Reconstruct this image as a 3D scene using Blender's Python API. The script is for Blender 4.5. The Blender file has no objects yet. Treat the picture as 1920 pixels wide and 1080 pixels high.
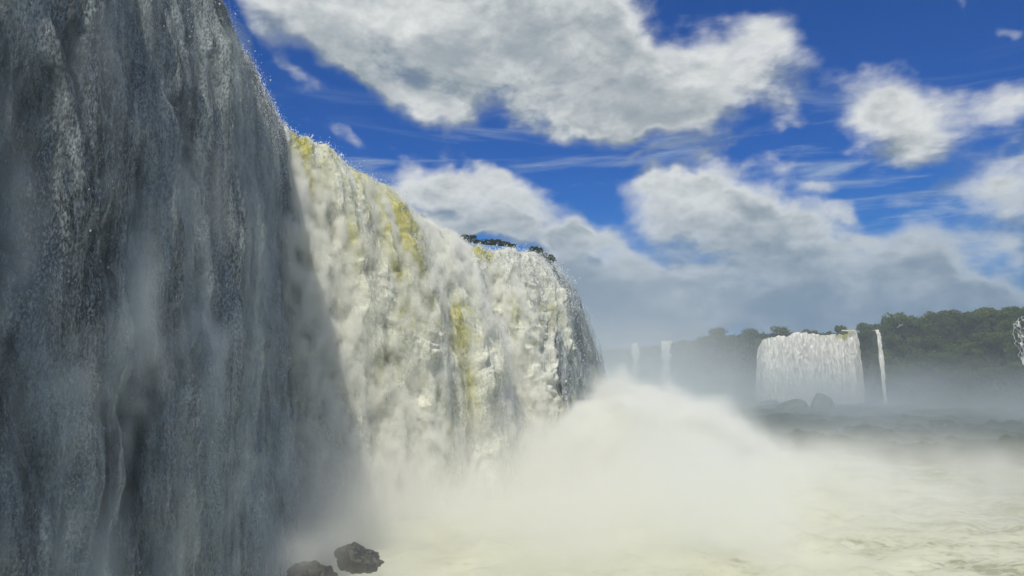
import bpy, math, random
import numpy as np
from mathutils import Vector, Matrix, Euler

random.seed(11)
rng = np.random.default_rng(11)
SC = bpy.context.scene
COL = SC.collection

# ------------------------------------------------------------------ camera
F_PX = 1423.0                      # focal length in pixels of the 1920 px photograph
PITCH = math.atan(170.0 / F_PX)    # the eye level lies at y = 710 of 1080
cam_d = bpy.data.cameras.new('camera')
cam_d.sensor_width = 36.0
cam_d.lens = 36.0 * F_PX / 1920.0
cam_d.clip_start = 0.1
cam_d.clip_end = 6000.0
cam = bpy.data.objects.new('camera', cam_d)
cam.rotation_euler = (math.pi / 2 + PITCH, 0, 0)
COL.objects.link(cam)
SC.camera = cam

# ------------------------------------------------------------------ sun
SUN_DIR = Vector((-0.135, -0.59, 0.80)).normalized()      # towards the sun
SUN_EL = math.asin(SUN_DIR.z)
SUN_AZ = math.atan2(SUN_DIR.x, SUN_DIR.y)
sd = bpy.data.lights.new('sun', 'SUN')
sd.energy = 4.4
sd.angle = math.radians(0.6)
sd.color = (1.0, 0.945, 0.80)
sun = bpy.data.objects.new('sun', sd)
sun.rotation_euler = SUN_DIR.to_track_quat('Z', 'Y').to_euler()
COL.objects.link(sun)

SC.view_settings.view_transform = 'Standard'
SC.view_settings.look = 'None'
SC.view_settings.exposure = 0.0
SC.view_settings.gamma = 1.0
SC.view_settings.use_curve_mapping = False
SC.render.engine = 'CYCLES'
cy = SC.cycles
cy.use_denoising = True
cy.max_bounces = 10
cy.diffuse_bounces = 3
cy.glossy_bounces = 2
cy.transmission_bounces = 4
cy.transparent_max_bounces = 16
cy.volume_bounces = 6
cy.volume_step_rate = 2.0
cy.volume_max_steps = 256
cy.caustics_reflective = False
cy.caustics_refractive = False
cy.use_adaptive_sampling = True
cy.adaptive_threshold = 0.03


def at(px, py, Y):
    """photograph pixel + distance along the view -> point in the place"""
    z = Y * math.tan(PITCH + math.atan((540.0 - py) / F_PX))
    fw = Y * math.cos(PITCH) + z * math.sin(PITCH)
    return Vector(((px - 960.0) / F_PX * fw, Y, z))


def dirpx(px, py):
    p = at(px, py, 1.0)
    return p.normalized()


# ------------------------------------------------------------------ node helper
class NT:
    def __init__(self, tree):
        self.t = tree

    def n(self, typ, ins=None, **props):
        nd = self.t.nodes.new(typ)
        for k, v in props.items():
            setattr(nd, k, v)
        for k, v in (ins or {}).items():
            s = nd.inputs[k]
            if isinstance(v, bpy.types.NodeSocket):
                self.t.links.new(v, s)
            else:
                s.default_value = v
        return nd

    def math(self, op, a, b=0.0, c=0.0, clamp=False):
        return self.n('ShaderNodeMath', {0: a, 1: b, 2: c}, operation=op, use_clamp=clamp).outputs[0]

    def vmath(self, op, a, b=(0, 0, 0)):
        nd = self.n('ShaderNodeVectorMath', {0: a, 1: b}, operation=op)
        return nd.outputs[1] if op in ('LENGTH', 'DOT_PRODUCT') else nd.outputs[0]

    def scale(self, v, s):
        nd = self.n('ShaderNodeVectorMath', operation='SCALE')
        self.t.links.new(v, nd.inputs[0])
        if isinstance(s, bpy.types.NodeSocket):
            self.t.links.new(s, nd.inputs['Scale'])
        else:
            nd.inputs['Scale'].default_value = s
        return nd.outputs[0]

    def noise(self, vec, scale, detail=4, rough=0.5, dist=0.0, lac=2.0):
        nd = self.n('ShaderNodeTexNoise', {'Vector': vec, 'Scale': scale, 'Detail': detail,
                                           'Roughness': rough, 'Distortion': dist, 'Lacunarity': lac})
        return nd

    def rng(self, v, a, b, c=0.0, d=1.0, smooth=True):
        return self.n('ShaderNodeMapRange', {0: v, 1: a, 2: b, 3: c, 4: d},
                      interpolation_type='SMOOTHSTEP' if smooth else 'LINEAR').outputs[0]

    def mix(self, f, a, b, blend='MIX'):
        nd = self.n('ShaderNodeMix', data_type='RGBA', blend_type=blend)
        for i, v in ((0, f), (6, a), (7, b)):
            if isinstance(v, bpy.types.NodeSocket):
                self.t.links.new(v, nd.inputs[i])
            else:
                nd.inputs[i].default_value = v
        return nd.outputs[2]


def rgb(r, g, b):
    return (r, g, b, 1.0)


# ------------------------------------------------------------------ world: sky with clouds
world = bpy.data.worlds.new('World')
SC.world = world
world.use_nodes = True
wt = world.node_tree
wt.nodes.clear()

# cloud banks: (px, py, half width, half height, tilt in degrees, strength)
CLOUDS = [
    (760, 20, 330, 90, 8, 1.15), (930, 70, 260, 120, 10, 1.2), (1050, 40, 230, 110, -5, 1.1), (600, 30, 200, 60, 25, .9),
    (820, 185, 105, 85, 20, .95), (760, 120, 130, 85, 30, .8), (950, 190, 120, 55, 0, .55), (1120, 140, 160, 80, 0, .9),
    (1300, 130, 200, 95, -3, 1.05), (1420, 130, 110, 75, 25, .75), (1270, 225, 110, 55, 0, .75), (1080, 215, 140, 45, 8, .6),
    (1190, 200, 90, 50, 0, .7),
    (1650, 165, 95, 65, 25, .95), (1740, 235, 135, 70, 15, 1.0), (1560, 120, 60, 35, 20, .35), (1700, 285, 80, 32, 0, .55),
    (1890, 340, 110, 60, -10, .8), (1900, 215, 45, 45, 0, .5), (1880, 395, 90, 50, 0, .6), (1905, 455, 70, 42, 0, .8),
    (870, 345, 120, 48, 8, .95), (960, 390, 140, 50, 22, .95), (770, 330, 70, 35, 10, .5), (860, 420, 150, 45, 15, .7),
    (640, 285, 45, 26, 25, .55), (920, 440, 170, 30, 10, .8),
    (1105, 465, 62, 42, 0, 1.05), (1130, 520, 110, 60, 15, 1.0), (1330, 340, 150, 40, -5, .85), (1300, 400, 170, 70, 0, .9),
    (1540, 342, 40, 22, 0, .75), (1580, 400, 55, 28, 20, .7), (1420, 440, 220, 80, 5, 1.0), (1200, 560, 260, 90, 0, 1.1),
    (1500, 540, 300, 60, 0, 1.1), (1640, 490, 130, 60, 10, .95), (1760, 470, 80, 50, 0, .8), (1730, 410, 80, 40, 30, .6),
    (1850, 540, 160, 30, 0, .6), (1700, 590, 400, 36, 0, .9), (950, 560, 200, 60, 0, .9),
    (1895, 60, 28, 26, 30, .6), (1825, 40, 34, 16, 50, .5), (1460, 290, 150, 16, -8, .35), (1400, 255, 120, 16, -10, .3),
    (1080, 350, 110, 14, -8, .35), (1620, 375, 120, 16, 5, .3), (500, 60, 75, 40, 40, .75), (1500, 430, 60, 26, 5, .6), (1625, 330, 50, 20, 10, .55), (1730, 355, 75, 30, 10, .6), (1340, 292, 70, 18, 0, .5), (1225, 302, 50, 14, 0, .45), (1470, 215, 60, 30, 20, .5), (560, 130, 50, 25, 40, .4),
]
grp = bpy.data.node_groups.new('cloud_density', 'ShaderNodeTree')
grp.interface.new_socket('Vector', in_out='INPUT', socket_type='NodeSocketVector')
grp.interface.new_socket('Density', in_out='OUTPUT', socket_type='NodeSocketFloat')
g = NT(grp)
gi = g.n('NodeGroupInput').outputs[0]
w1 = g.vmath('SUBTRACT', g.noise(gi, 7.0, 4, 0.55).outputs['Color'], (.5, .5, .5))
v1 = g.vmath('ADD', gi, g.scale(w1, 0.13))
acc = None
for (px, py, a, b, tilt, st) in CLOUDS:
    c = dirpx(px, py)
    yaw = math.atan2(-c.x, c.y)
    pit = math.asin(c.z)
    m = Matrix.Rotation(yaw, 3, 'Z') @ Matrix.Rotation(pit, 3, 'X') @ Matrix.Rotation(math.radians(tilt), 3, 'Y')
    r2 = (px - 960) ** 2 + (py - 540) ** 2
    k = 1.0 / F_PX / math.sqrt(1 + r2 / F_PX ** 2)
    mp = g.n('ShaderNodeMapping', {'Vector': v1, 'Location': c, 'Rotation': m.to_euler(), 'Scale': (a * k * 1.45, .6, b * k * 1.45)},
             vector_type='TEXTURE')
    ln = g.vmath('LENGTH', mp.outputs[0])
    bl = g.rng(ln, 1.0, 0.0, 0.0, st)
    acc = bl if acc is None else g.math('ADD', acc, bl)
acc = g.math('MINIMUM', acc, 1.15)
acc = g.math('ADD', acc, g.rng(g.n('ShaderNodeSeparateXYZ', {0: gi}).outputs[2], .16, .03, 0, .95))
# generic cover for the rest of the sky (behind the camera)
sep = g.n('ShaderNodeSeparateXYZ', {0: gi})
back = g.rng(sep.outputs[1], 0.55, 0.2)
cov = g.rng(g.noise(gi, 1.9, 3, 0.5).outputs[0], 0.42, 0.62, 0.0, 0.9)
acc = g.math('ADD', acc, g.math('MULTIPLY', back, cov))
flat = g.vmath('MULTIPLY', gi, (1, 1, 1.9))
n1 = g.noise(flat, 5.5, 10, 0.60, 0.3).outputs[0]
n2 = g.noise(flat, 17.0, 6, 0.6, 0.2).outputs[0]
d = g.math('ADD', acc, g.math('MULTIPLY', g.math('SUBTRACT', n1, 0.5), 1.9))
d = g.math('ADD', d, g.math('MULTIPLY', g.math('SUBTRACT', n2, 0.5), 0.75))
d = g.math('SUBTRACT', d, 0.30)
go = g.n('NodeGroupOutput')
grp.links.new(d, go.inputs[0])

w = NT(wt)
tc = w.n('ShaderNodeTexCoord').outputs['Generated']
sky = w.n('ShaderNodeTexSky', sky_type='NISHITA', sun_disc=False)
sky.sun_elevation = SUN_EL
sky.sun_rotation = SUN_AZ
sky.altitude = 200
sky.air_density = 1.0
sky.dust_density = 0.3
sky.ozone_density = 3.0
skyc = w.mix(1.0, sky.outputs[0], rgb(0.0, 0.335, 0.88), 'MULTIPLY')
z = w.n('ShaderNodeSeparateXYZ', {0: tc}).outputs[2]
hz = w.rng(z, -0.02, 0.30, 0.85, 0.0)
skyc = w.mix(hz, skyc, rgb(.35, 2.5, 5.6))


def dens(vec):
    nd = w.n('ShaderNodeGroup')
    nd.node_tree = grp
    wt.links.new(vec, nd.inputs[0])
    return nd.outputs[0]


d0 = dens(tc)
d1 = dens(w.vmath('ADD', tc, (-0.015, 0.0, 0.042)))
mask = w.rng(d0, -0.08, 0.80)
thick = w.rng(d0, 0.15, 1.35)
rel = w.math('SUBTRACT', d0, d1)
tf = w.vmath('MULTIPLY', tc, (1, 1, 1.6))
rel2 = w.math('SUBTRACT', w.noise(tf, 16.0, 5, 0.6, .4).outputs[0], w.noise(w.vmath('ADD', tf, (-.004, 0, .016)), 16.0, 5, 0.6, .4).outputs[0])
lit = w.math('ADD', w.math('MULTIPLY', w.rng(rel, -0.50, 0.24), .82), w.math('MULTIPLY', w.rng(rel2, -0.13, 0.13), .22), clamp=True)
low = w.rng(z, 0.02, 0.30)
fine = w.noise(w.vmath('MULTIPLY', tc, (1, 1, 1.6)), 9.0, 6, 0.6).outputs[0]
sh = w.math('MULTIPLY', w.rng(thick, 0.30, .95), w.rng(fine, 0.28, 0.58))
cl_l = w.mix(low, rgb(2.9, 3.9, 5.0), rgb(7.7, 7.9, 7.8))
cl_d = w.mix(low, rgb(1.2, 2.2, 3.5), rgb(2.1, 2.7, 3.2))
clc = w.mix(w.math('MULTIPLY', lit, w.math('SUBTRACT', 1.0, w.math('MULTIPLY', sh, 0.80)), clamp=True), cl_d, cl_l)
ci = w.noise(w.n('ShaderNodeMapping', {'Vector': tc, 'Rotation': (0, .22, 0), 'Scale': (3.0, 3.0, 22.0)}).outputs[0], 1.3, 7, .62, .8).outputs[0]
cim = w.math('MULTIPLY', w.rng(ci, .50, .74), w.math('MULTIPLY', w.rng(z, .38, .26), .6))
skyc = w.mix(cim, skyc, rgb(4.6, 5.6, 6.4))
final = w.mix(mask, skyc, clc)
bg = w.n('ShaderNodeBackground', {'Color': final, 'Strength': 0.1})
wo = w.n('ShaderNodeOutputWorld')
wt.links.new(bg.outputs[0], wo.inputs[0])
world.cycles.sampling_method = 'MANUAL'
world.cycles.sample_map_resolution = 512

# ------------------------------------------------------------------ numpy gradient noise
_perm = rng.permutation(256).astype(np.int32)
_perm = np.concatenate([_perm, _perm, _perm])
_g = rng.normal(size=(256, 3))
_g /= np.linalg.norm(_g, axis=1)[:, None]
_g = _g.astype(np.float32) * 1.6


def noise3(p):
    p = p.astype(np.float32)
    i = np.floor(p).astype(np.int32)
    f = p - i
    i &= 255
    u = f * f * f * (f * (f * 6 - 15) + 10)
    out = 0
    for dx in (0, 1):
        wx = u[..., 0] if dx else 1 - u[..., 0]
        for dy in (0, 1):
            wy = u[..., 1] if dy else 1 - u[..., 1]
            for dz in (0, 1):
                wz = u[..., 2] if dz else 1 - u[..., 2]
                h = _perm[_perm[_perm[(i[..., 0] + dx) & 255] + ((i[..., 1] + dy) & 255)] + ((i[..., 2] + dz) & 255)]
                gr = _g[h]
                dt = gr[..., 0] * (f[..., 0] - dx) + gr[..., 1] * (f[..., 1] - dy) + gr[..., 2] * (f[..., 2] - dz)
                out = out + wx * wy * wz * dt
    return out


def fbm(p, oct=4, gain=.5, lac=2.03, billow=False):
    a, s, tot = 1.0, 0, 0
    q = p.copy()
    for k in range(oct):
        n = noise3(q)
        if billow:
            n = np.sqrt(n * n + .006) * 2 - .45
        s = s + a * n
        tot += a
        a *= gain
        q = q * lac + 17.3
    return s / tot


def vec3(a, b, c=0.0):
    return np.stack([a, b, np.broadcast_to(c, a.shape)], -1).astype(np.float32)


def sst(x, a, b):
    t = np.clip((x - a) / (b - a), 0, 1)
    return t * t * (3 - 2 * t)


# ------------------------------------------------------------------ object helpers
def mesh_np(name, V, Fc, mat=None, smooth=True, attrs=None):
    """V (n,3) float, Fc (m,k) int"""
    me = bpy.data.meshes.new(name)
    k = Fc.shape[1]
    me.vertices.add(len(V))
    me.vertices.foreach_set('co', np.ascontiguousarray(V, dtype=np.float32).ravel())
    me.loops.add(Fc.size)
    me.loops.foreach_set('vertex_index', np.ascontiguousarray(Fc, dtype=np.int32).ravel())
    me.polygons.add(len(Fc))
    me.polygons.foreach_set('loop_start', np.arange(0, Fc.size, k, dtype=np.int32))
    me.polygons.foreach_set('loop_total', np.full(len(Fc), k, dtype=np.int32))
    me.polygons.foreach_set('use_smooth', np.full(len(Fc), smooth, dtype=bool))
    me.update(calc_edges=True)
    for an, av in (attrs or {}).items():
        at_ = me.attributes.new(an, 'FLOAT', 'POINT')
        at_.data.foreach_set('value', np.ascontiguousarray(av, dtype=np.float32).ravel())
    if mat:
        me.materials.append(mat)
    return me


def obj(name, me, parent=None, loc=(0, 0, 0), rot=(0, 0, 0), scale=(1, 1, 1)):
    o = bpy.data.objects.new(name, me)
    o.location = loc
    o.rotation_euler = rot
    o.scale = scale
    COL.objects.link(o)
    if parent is not None:
        o.parent = parent
    return o


def tag(o, label=None, cat=None, group=None, kind=None):
    for k, v in (('label', label), ('category', cat), ('group', group), ('kind', kind)):
        if v:
            o[k] = v
    return o


def grid_faces(nu, nt):
    a = np.arange(nu * nt).reshape(nu, nt)
    return np.stack([a[:-1, :-1].ravel(), a[1:, :-1].ravel(), a[1:, 1:].ravel(), a[:-1, 1:].ravel()], 1)


def spline(P, n):
    """Catmull-Rom through points, resampled evenly -> (n,3), arc length (n,)"""
    P = np.array([list(p) for p in P], dtype=float)
    Q = np.vstack([2 * P[0] - P[1], P, 2 * P[-1] - P[-2]])
    pts = []
    for i in range(1, len(Q) - 2):
        for t in np.linspace(0, 1, 40, endpoint=False):
            a, b, c, d_ = Q[i - 1], Q[i], Q[i + 1], Q[i + 2]
            pts.append(.5 * ((2 * b) + (-a + c) * t + (2 * a - 5 * b + 4 * c - d_) * t * t + (-a + 3 * b - 3 * c + d_) * t ** 3))
    pts.append(Q[-2])
    pts = np.array(pts)
    L = np.concatenate([[0], np.cumsum(np.linalg.norm(np.diff(pts, axis=0), axis=1))])
    s = np.linspace(0, L[-1], n)
    return np.stack([np.interp(s, L, pts[:, k]) for k in range(3)], 1), s


def smooth1(a, k):
    ker = np.hanning(2 * k + 1)
    ker /= ker.sum()
    ap = np.concatenate([np.repeat(a[:1], k, 0), a, np.repeat(a[-1:], k, 0)])
    return np.stack([np.convolve(ap[:, j], ker, 'valid') for j in range(a.shape[1])], 1)


# ------------------------------------------------------------------ materials
def new_mat(name):
    m = bpy.data.materials.new(name)
    m.use_nodes = True
    m.node_tree.nodes.clear()
    return m, NT(m.node_tree)


def water_mat(name, foam=(.80, .84, .84), clear=(.30, .28, .055), grain=5.0, bump=.25, trans=.3, cover=False, stretch=.45, spk=.35, soft=.05, half=None, strk=.2):
    """aerated falling water: white foam, tea coloured where it carries no air, with shade painted into creases; torn into drops where cover is low"""
    m, t = new_mat(name)
    geo = t.n('ShaderNodeNewGeometry')
    pos = t.n('ShaderNodeTexCoord').outputs['Object']
    cl = t.n('ShaderNodeAttribute', attribute_name='clear').outputs['Fac']
    pv = t.vmath('MULTIPLY', pos, (1, 1, stretch))
    nf = t.noise(pv, grain, 3, .65).outputs[0]
    nm = t.noise(pv, grain * .22, 3, .6).outputs[0]
    f = t.math('ADD', cl, t.math('MULTIPLY', t.math('SUBTRACT', nm, .5), .9))
    f = t.rng(t.math('ADD', f, t.math('MULTIPLY', t.math('SUBTRACT', nf, .5), .8)), .25, .95)
    c = t.mix(t.math('MULTIPLY', f, 2.0, clamp=True), rgb(*foam), rgb(*(half or clear)))
    c = t.mix(t.math('SUBTRACT', t.math('MULTIPLY', f, 2.0), 1.0, clamp=True), c, rgb(*clear))
    st = t.noise(t.vmath('MULTIPLY', pos, (1, 1, .05)), 2.4, 5, .6, .2).outputs[0]
    c = t.mix(1.0, c, t.rng(st, .36, .64, 1 - strk, 1.0), 'MULTIPLY')
    sp = t.rng(nf, .40, .60, 1 - spk, 1.0)
    c = t.mix(1.0, c, sp, 'MULTIPLY')
    bp = t.n('ShaderNodeBump', {'Strength': bump, 'Distance': .25, 'Height': t.math('ADD', nf, t.math('MULTIPLY', nm, 1.5))})
    di = t.n('ShaderNodeBsdfDiffuse', {'Color': c, 'Normal': bp.outputs[0]})
    tr = t.n('ShaderNodeBsdfTranslucent', {'Color': c, 'Normal': bp.outputs[0]})
    gl = t.n('ShaderNodeBsdfGlossy', {'Color': rgb(1, 1, 1), 'Roughness': .45, 'Normal': bp.outputs[0]})
    s = t.n('ShaderNodeMixShader', {0: trans, 1: di.outputs[0], 2: tr.outputs[0]}).outputs[0]
    s = t.n('ShaderNodeMixShader', {0: .02, 1: s, 2: gl.outputs[0]}).outputs[0]
    if cover:
        cv = t.n('ShaderNodeAttribute', attribute_name='cover').outputs['Fac']
        nn = t.noise(t.vmath('MULTIPLY', pos, (1, 1, stretch * .8)), grain * 1.3, 4, .7).outputs[0]
        al = t.rng(t.math('ADD', cv, t.math('MULTIPLY', t.math('SUBTRACT', nn, .5), 2.2)), .5 - soft, .5 + soft)
        tp = t.n('ShaderNodeBsdfTransparent')
        s = t.n('ShaderNodeMixShader', {0: al, 1: tp.outputs[0], 2: s}).outputs[0]
    o = t.n('ShaderNodeOutputMaterial', {'Surface': s})
    return m


M_near = water_mat('shade_tinted_falling_water', foam=(.52, .57, .57), clear=(.045, .075, .075), half=(.22, .28, .29), grain=11, bump=.6, trans=.16, cover=True, spk=.7, stretch=.42, soft=.2, strk=.55)  # darker copy of the falling water, shade put into foam and hollow colours
M_end = water_mat('shade_tinted_distant_water', foam=(.42, .47, .49), clear=(.05, .08, .09), half=(.20, .25, .27), grain=4, bump=.5, trans=.16, cover=True, spk=.5, stretch=.3, soft=.2, strk=.5)  # shade of the end facet painted in as dark slate water colours
M_mid = water_mat('sunlit_falling_water', foam=(.95, .96, .85), clear=(.64, .60, .12), half=(.72, .73, .44), grain=4.5, bump=.3, trans=.36, cover=True, spk=.30, stretch=.45, strk=.12)
M_far = water_mat('distant_falling_water', foam=(.95, .94, .86), clear=(.5, .48, .2), grain=.9, bump=.4, trans=.25, cover=True, stretch=.25, spk=.3)



def veil_mat(name, col, grain):
    m, t = new_mat(name)
    pos = t.n('ShaderNodeTexCoord').outputs['Object']
    vl = t.n('ShaderNodeAttribute', attribute_name='veil').outputs['Fac']
    a = t.noise(t.vmath('MULTIPLY', pos, (1, 1, .22)), .55, 5, .62, .4).outputs[0]
    b = t.noise(t.vmath('MULTIPLY', pos, (1, 1, .6)), grain, 3, .7).outputs[0]
    al = t.math('MULTIPLY', t.rng(a, .36, .70), t.rng(b, .40, .66, .35, 1.0))
    al = t.math('MULTIPLY', al, vl)
    cc = t.mix(1.0, rgb(*col), t.rng(b, .38, .62, .6, 1.0), 'MULTIPLY')
    d1_ = t.n('ShaderNodeBsdfDiffuse', {'Color': cc})
    d2_ = t.n('ShaderNodeBsdfTranslucent', {'Color': cc})
    s = t.n('ShaderNodeMixShader', {0: .45, 1: d1_.outputs[0], 2: d2_.outputs[0]})
    s = t.n('ShaderNodeMixShader', {0: al, 1: t.n('ShaderNodeBsdfTransparent').outputs[0], 2: s.outputs[0]})
    t.n('ShaderNodeOutputMaterial', {'Surface': s.outputs[0]})
    return m


V_near = veil_mat('shade_tinted_spray_veil', (.56, .64, .66), 11)  # darker bluish copy of the veil, shade put into its colour
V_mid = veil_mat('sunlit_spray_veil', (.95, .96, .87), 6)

M_drop, t = new_mat('water_drops')
di = t.n('ShaderNodeBsdfDiffuse', {'Color': rgb(.88, .9, .9)})
tr = t.n('ShaderNodeBsdfTranslucent', {'Color': rgb(.88, .9, .9)})
t.n('ShaderNodeOutputMaterial', {'Surface': t.n('ShaderNodeMixShader', {0: .5, 1: di.outputs[0], 2: tr.outputs[0]}).outputs[0]})


def rock_mat(name, a, b, sc=.5, moss=None, rough=.55):
    m, t = new_mat(name)
    pos = t.n('ShaderNodeTexCoord').outputs['Object']
    n1 = t.noise(pos, sc, 8, .62).outputs[0]
    n2 = t.noise(pos, sc * 7, 5, .6).outputs[0]
    c = t.mix(t.rng(n1, .35, .65), rgb(*a), rgb(*b))
    c = t.mix(1.0, c, t.rng(n2, .3, .7, .55, 1.0), 'MULTIPLY')
    if moss:
        nz = t.n('ShaderNodeSeparateXYZ', {0: t.n('ShaderNodeNewGeometry').outputs['Normal']}).outputs[2]
        f = t.rng(t.math('ADD', nz, t.math('MULTIPLY', t.math('SUBTRACT', n1, .5), 2.0)), .25, .6)
        c = t.mix(f, c, rgb(*moss))
    bp = t.n('ShaderNodeBump', {'Strength': .7, 'Distance': .3, 'Height': t.math('ADD', n1, t.math('MULTIPLY', n2, .3))})
    p = t.n('ShaderNodeBsdfPrincipled', {'Base Color': c, 'Roughness': rough, 'Normal': bp.outputs[0]})
    t.n('ShaderNodeOutputMaterial', {'Surface': p.outputs[0]})
    return m


M_rock = rock_mat('wet_basalt', (.018, .016, .013), (.075, .048, .028), .45, moss=(.03, .045, .012))
M_rock2 = rock_mat('dark_boulder', (.006, .006, .006), (.018, .015, .013), 1.2, rough=.3)
M_ground = rock_mat('forest_floor', (.03, .045, .015), (.055, .06, .022), .08, rough=.95)


def leaf_mat(name, a, b, rough=.7):
    m, t = new_mat(name)
    pos = t.n('ShaderNodeTexCoord').outputs['Object']
    ri = t.n('ShaderNodeObjectInfo').outputs['Random']
    n = t.noise(pos, .55, 3, .6).outputs[0]
    f = t.math('ADD', t.math('MULTIPLY', ri, .6), t.math('MULTIPLY', t.rng(n, .3, .7), .5), clamp=True)
    c = t.mix(f, rgb(*a), rgb(*b))
    d_ = t.n('ShaderNodeBsdfDiffuse', {'Color': c})
    tt = t.n('ShaderNodeBsdfTranslucent', {'Color': c})
    s = t.n('ShaderNodeMixShader', {0: .25, 1: d_.outputs[0], 2: tt.outputs[0]})
    t.n('ShaderNodeOutputMaterial', {'Surface': s.outputs[0]})
    return m


M_leaf = leaf_mat('broad_leaves', (.045, .080, .014), (.12, .16, .035))
M_leafd = leaf_mat('dark_leaves', (.022, .040, .010), (.06, .08, .02))
M_bark, t = new_mat('bark')
n = t.noise(t.n('ShaderNodeTexCoord').outputs['Object'], 3, 4, .6).outputs[0]
p = t.n('ShaderNodeBsdfPrincipled', {'Base Color': t.mix(n, rgb(.05, .035, .02), rgb(.14, .11, .075)), 'Roughness': .9})
t.n('ShaderNodeOutputMaterial', {'Surface': p.outputs[0]})

# ------------------------------------------------------------------ waterfalls
FOOT = -15.0


def fall_surface(lip, nu, nt, throw, foot=FOOT, back=5.0, edge_smooth=30, lean=None):
    """rows u along the lip, columns t from upstream over the lip down to the foot. returns base positions, normals, u metres, drop metres"""
    P, s = spline(lip, nu)
    T = np.gradient(P[:, :2], axis=0)
    T /= np.linalg.norm(T, axis=1)[:, None] + 1e-9
    N = np.stack([T[:, 1], -T[:, 0]], 1)
    N = smooth1(N, edge_smooth)
    N /= np.linalg.norm(N, axis=1)[:, None]
    q = np.linspace(-.16, 1, nt)[None, :]
    H = (P[:, 2] - foot)[:, None]
    th = np.interp(np.linspace(0, 1, nu), *zip(*throw))[:, None] if isinstance(throw, (list, tuple)) else throw
    dq = np.where(q > 0, np.abs(q) ** 1.35, 0)
    drop = H * dq
    out = np.where(q > 0, th * np.sqrt(np.maximum(dq, 0)), q / .16 * back)
    X = P[:, 0:1] + N[:, 0:1] * out
    Y = P[:, 1:2] + N[:, 1:2] * out
    Z = P[:, 2:3] - drop + np.where(q < 0, .02 * (-q) / .16 * back, 0)
    B = np.stack([X, Y, Z], -1)
    du = np.gradient(B, axis=0)
    dt = np.gradient(B, axis=1)
    nn = np.cross(du, dt)
    nn /= np.linalg.norm(nn, axis=2)[..., None] + 1e-9
    # make it point outwards
    o3 = np.stack([N[:, 0], N[:, 1], np.full(nu, .6)], 1)[:, None, :]
    sg = np.sign((nn * o3).sum(-1))[..., None]
    nn = nn * sg
    U = np.broadcast_to(s[:, None], X.shape)
    return B, nn, U, drop, (q * np.ones_like(X)), N


def waterfall(name, label, lip, nu, nt, throw, mat, disp, foot=FOOT, drops=0, drop_size=.05, drop_spread=.6, seed=0.0,
              back=5.0, drop_weight=None, group=None, edge_smooth=30, veils=(), vmat=None):
    B, nn, U, D, q, N = fall_surface(lip, nu, nt, throw, foot, back, edge_smooth)
    global PXU
    Pl, sl = spline(lip, 200)
    pxl = 960 + F_PX * Pl[:, 0] / (Pl[:, 1] * math.cos(PITCH) + Pl[:, 2] * math.sin(PITCH))
    PXU = lambda u: np.interp(u, sl, pxl)
    h, clear, cover = disp(U, D, q, seed)
    V = B + nn * h[..., None]
    base = Vector(B[nu // 2, -1])
    root = obj(name, None, loc=base)
    tag(root, label, 'waterfall', group)
    off = np.array(base)
    me = mesh_np('water_curtain', V.reshape(-1, 3) - off, grid_faces(nu, nt), mat,
                 attrs={'clear': clear, 'cover': cover})
    obj('water_curtain', me, root)
    for k, (dist, amp, lvl) in enumerate(veils):
        Us, Ds, qs = U[::2, ::2], D[::2, ::2], q[::2, ::2]
        hh = dist * sst(Ds, .3, 5) + amp * fbm(vec3(Us / 2.2, Ds / 6, seed + 60 + k), 3) + amp * .5 * fbm(vec3(Us / .6, Ds / 1.2, seed + 70 + k), 3)
        hs = h[::2, ::2]
        kk = 5
        hsm = np.apply_along_axis(lambda r: np.convolve(np.pad(r, kk, 'edge'), np.ones(2 * kk + 1) / (2 * kk + 1), 'valid'), 1, hs)
        VV = B[::2, ::2] + nn[::2, ::2] * (.35 * hs + .65 * hsm + hh)[..., None]
        vl = lvl * sst(Ds, .5, 9) * (.55 + .45 * sst(Ds, 8, 28)) * sst(Us, 0, 1.5) * sst(Us.max() - Us, 0, 1.5) * np.clip(cover[::2, ::2], .25, 1)
        mv = mesh_np('spray_veil', VV.reshape(-1, 3) - off, grid_faces(*Us.shape), vmat, attrs={'veil': vl})
        obj('spray_veil', mv, root)
    if drops:
        wgt = (drop_weight(U, D, q) if drop_weight is not None else np.ones_like(U)).ravel()
        wgt = wgt / wgt.sum()
        idx = rng.choice(len(wgt), drops, p=wgt)
        c = V.reshape(-1, 3)[idx] + nn.reshape(-1, 3)[idx] * (rng.exponential(drop_spread, drops)[:, None])
        c = c + rng.normal(size=c.shape) * .15
        c[:, 2] -= rng.random(drops) * .3
        sz = drop_size * (.45 + rng.exponential(.6, drops))[:, None, None]
        T4 = np.array([[1, 1, 1], [1, -1, -1], [-1, 1, -1], [-1, -1, 1]], float) * .6
        R = rng.normal(size=(drops, 1, 3)) * .5
        tv = (T4[None] + R * T4[None][:, :, ::-1]) * sz
        tv[..., 2] *= 1.5
        DV = (c[:, None, :] + tv).reshape(-1, 3)
        f4 = np.array([[0, 1, 2], [0, 3, 1], [0, 2, 3], [1, 3, 2]])
        DF = (np.arange(drops)[:, None, None] * 4 + f4[None]).reshape(-1, 3)
        md = mesh_np('spray_drops', DV - off, DF, M_drop, smooth=False)
        o = obj('spray_drops', md, root)
        o['kind'] = 'stuff'
    return root


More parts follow.
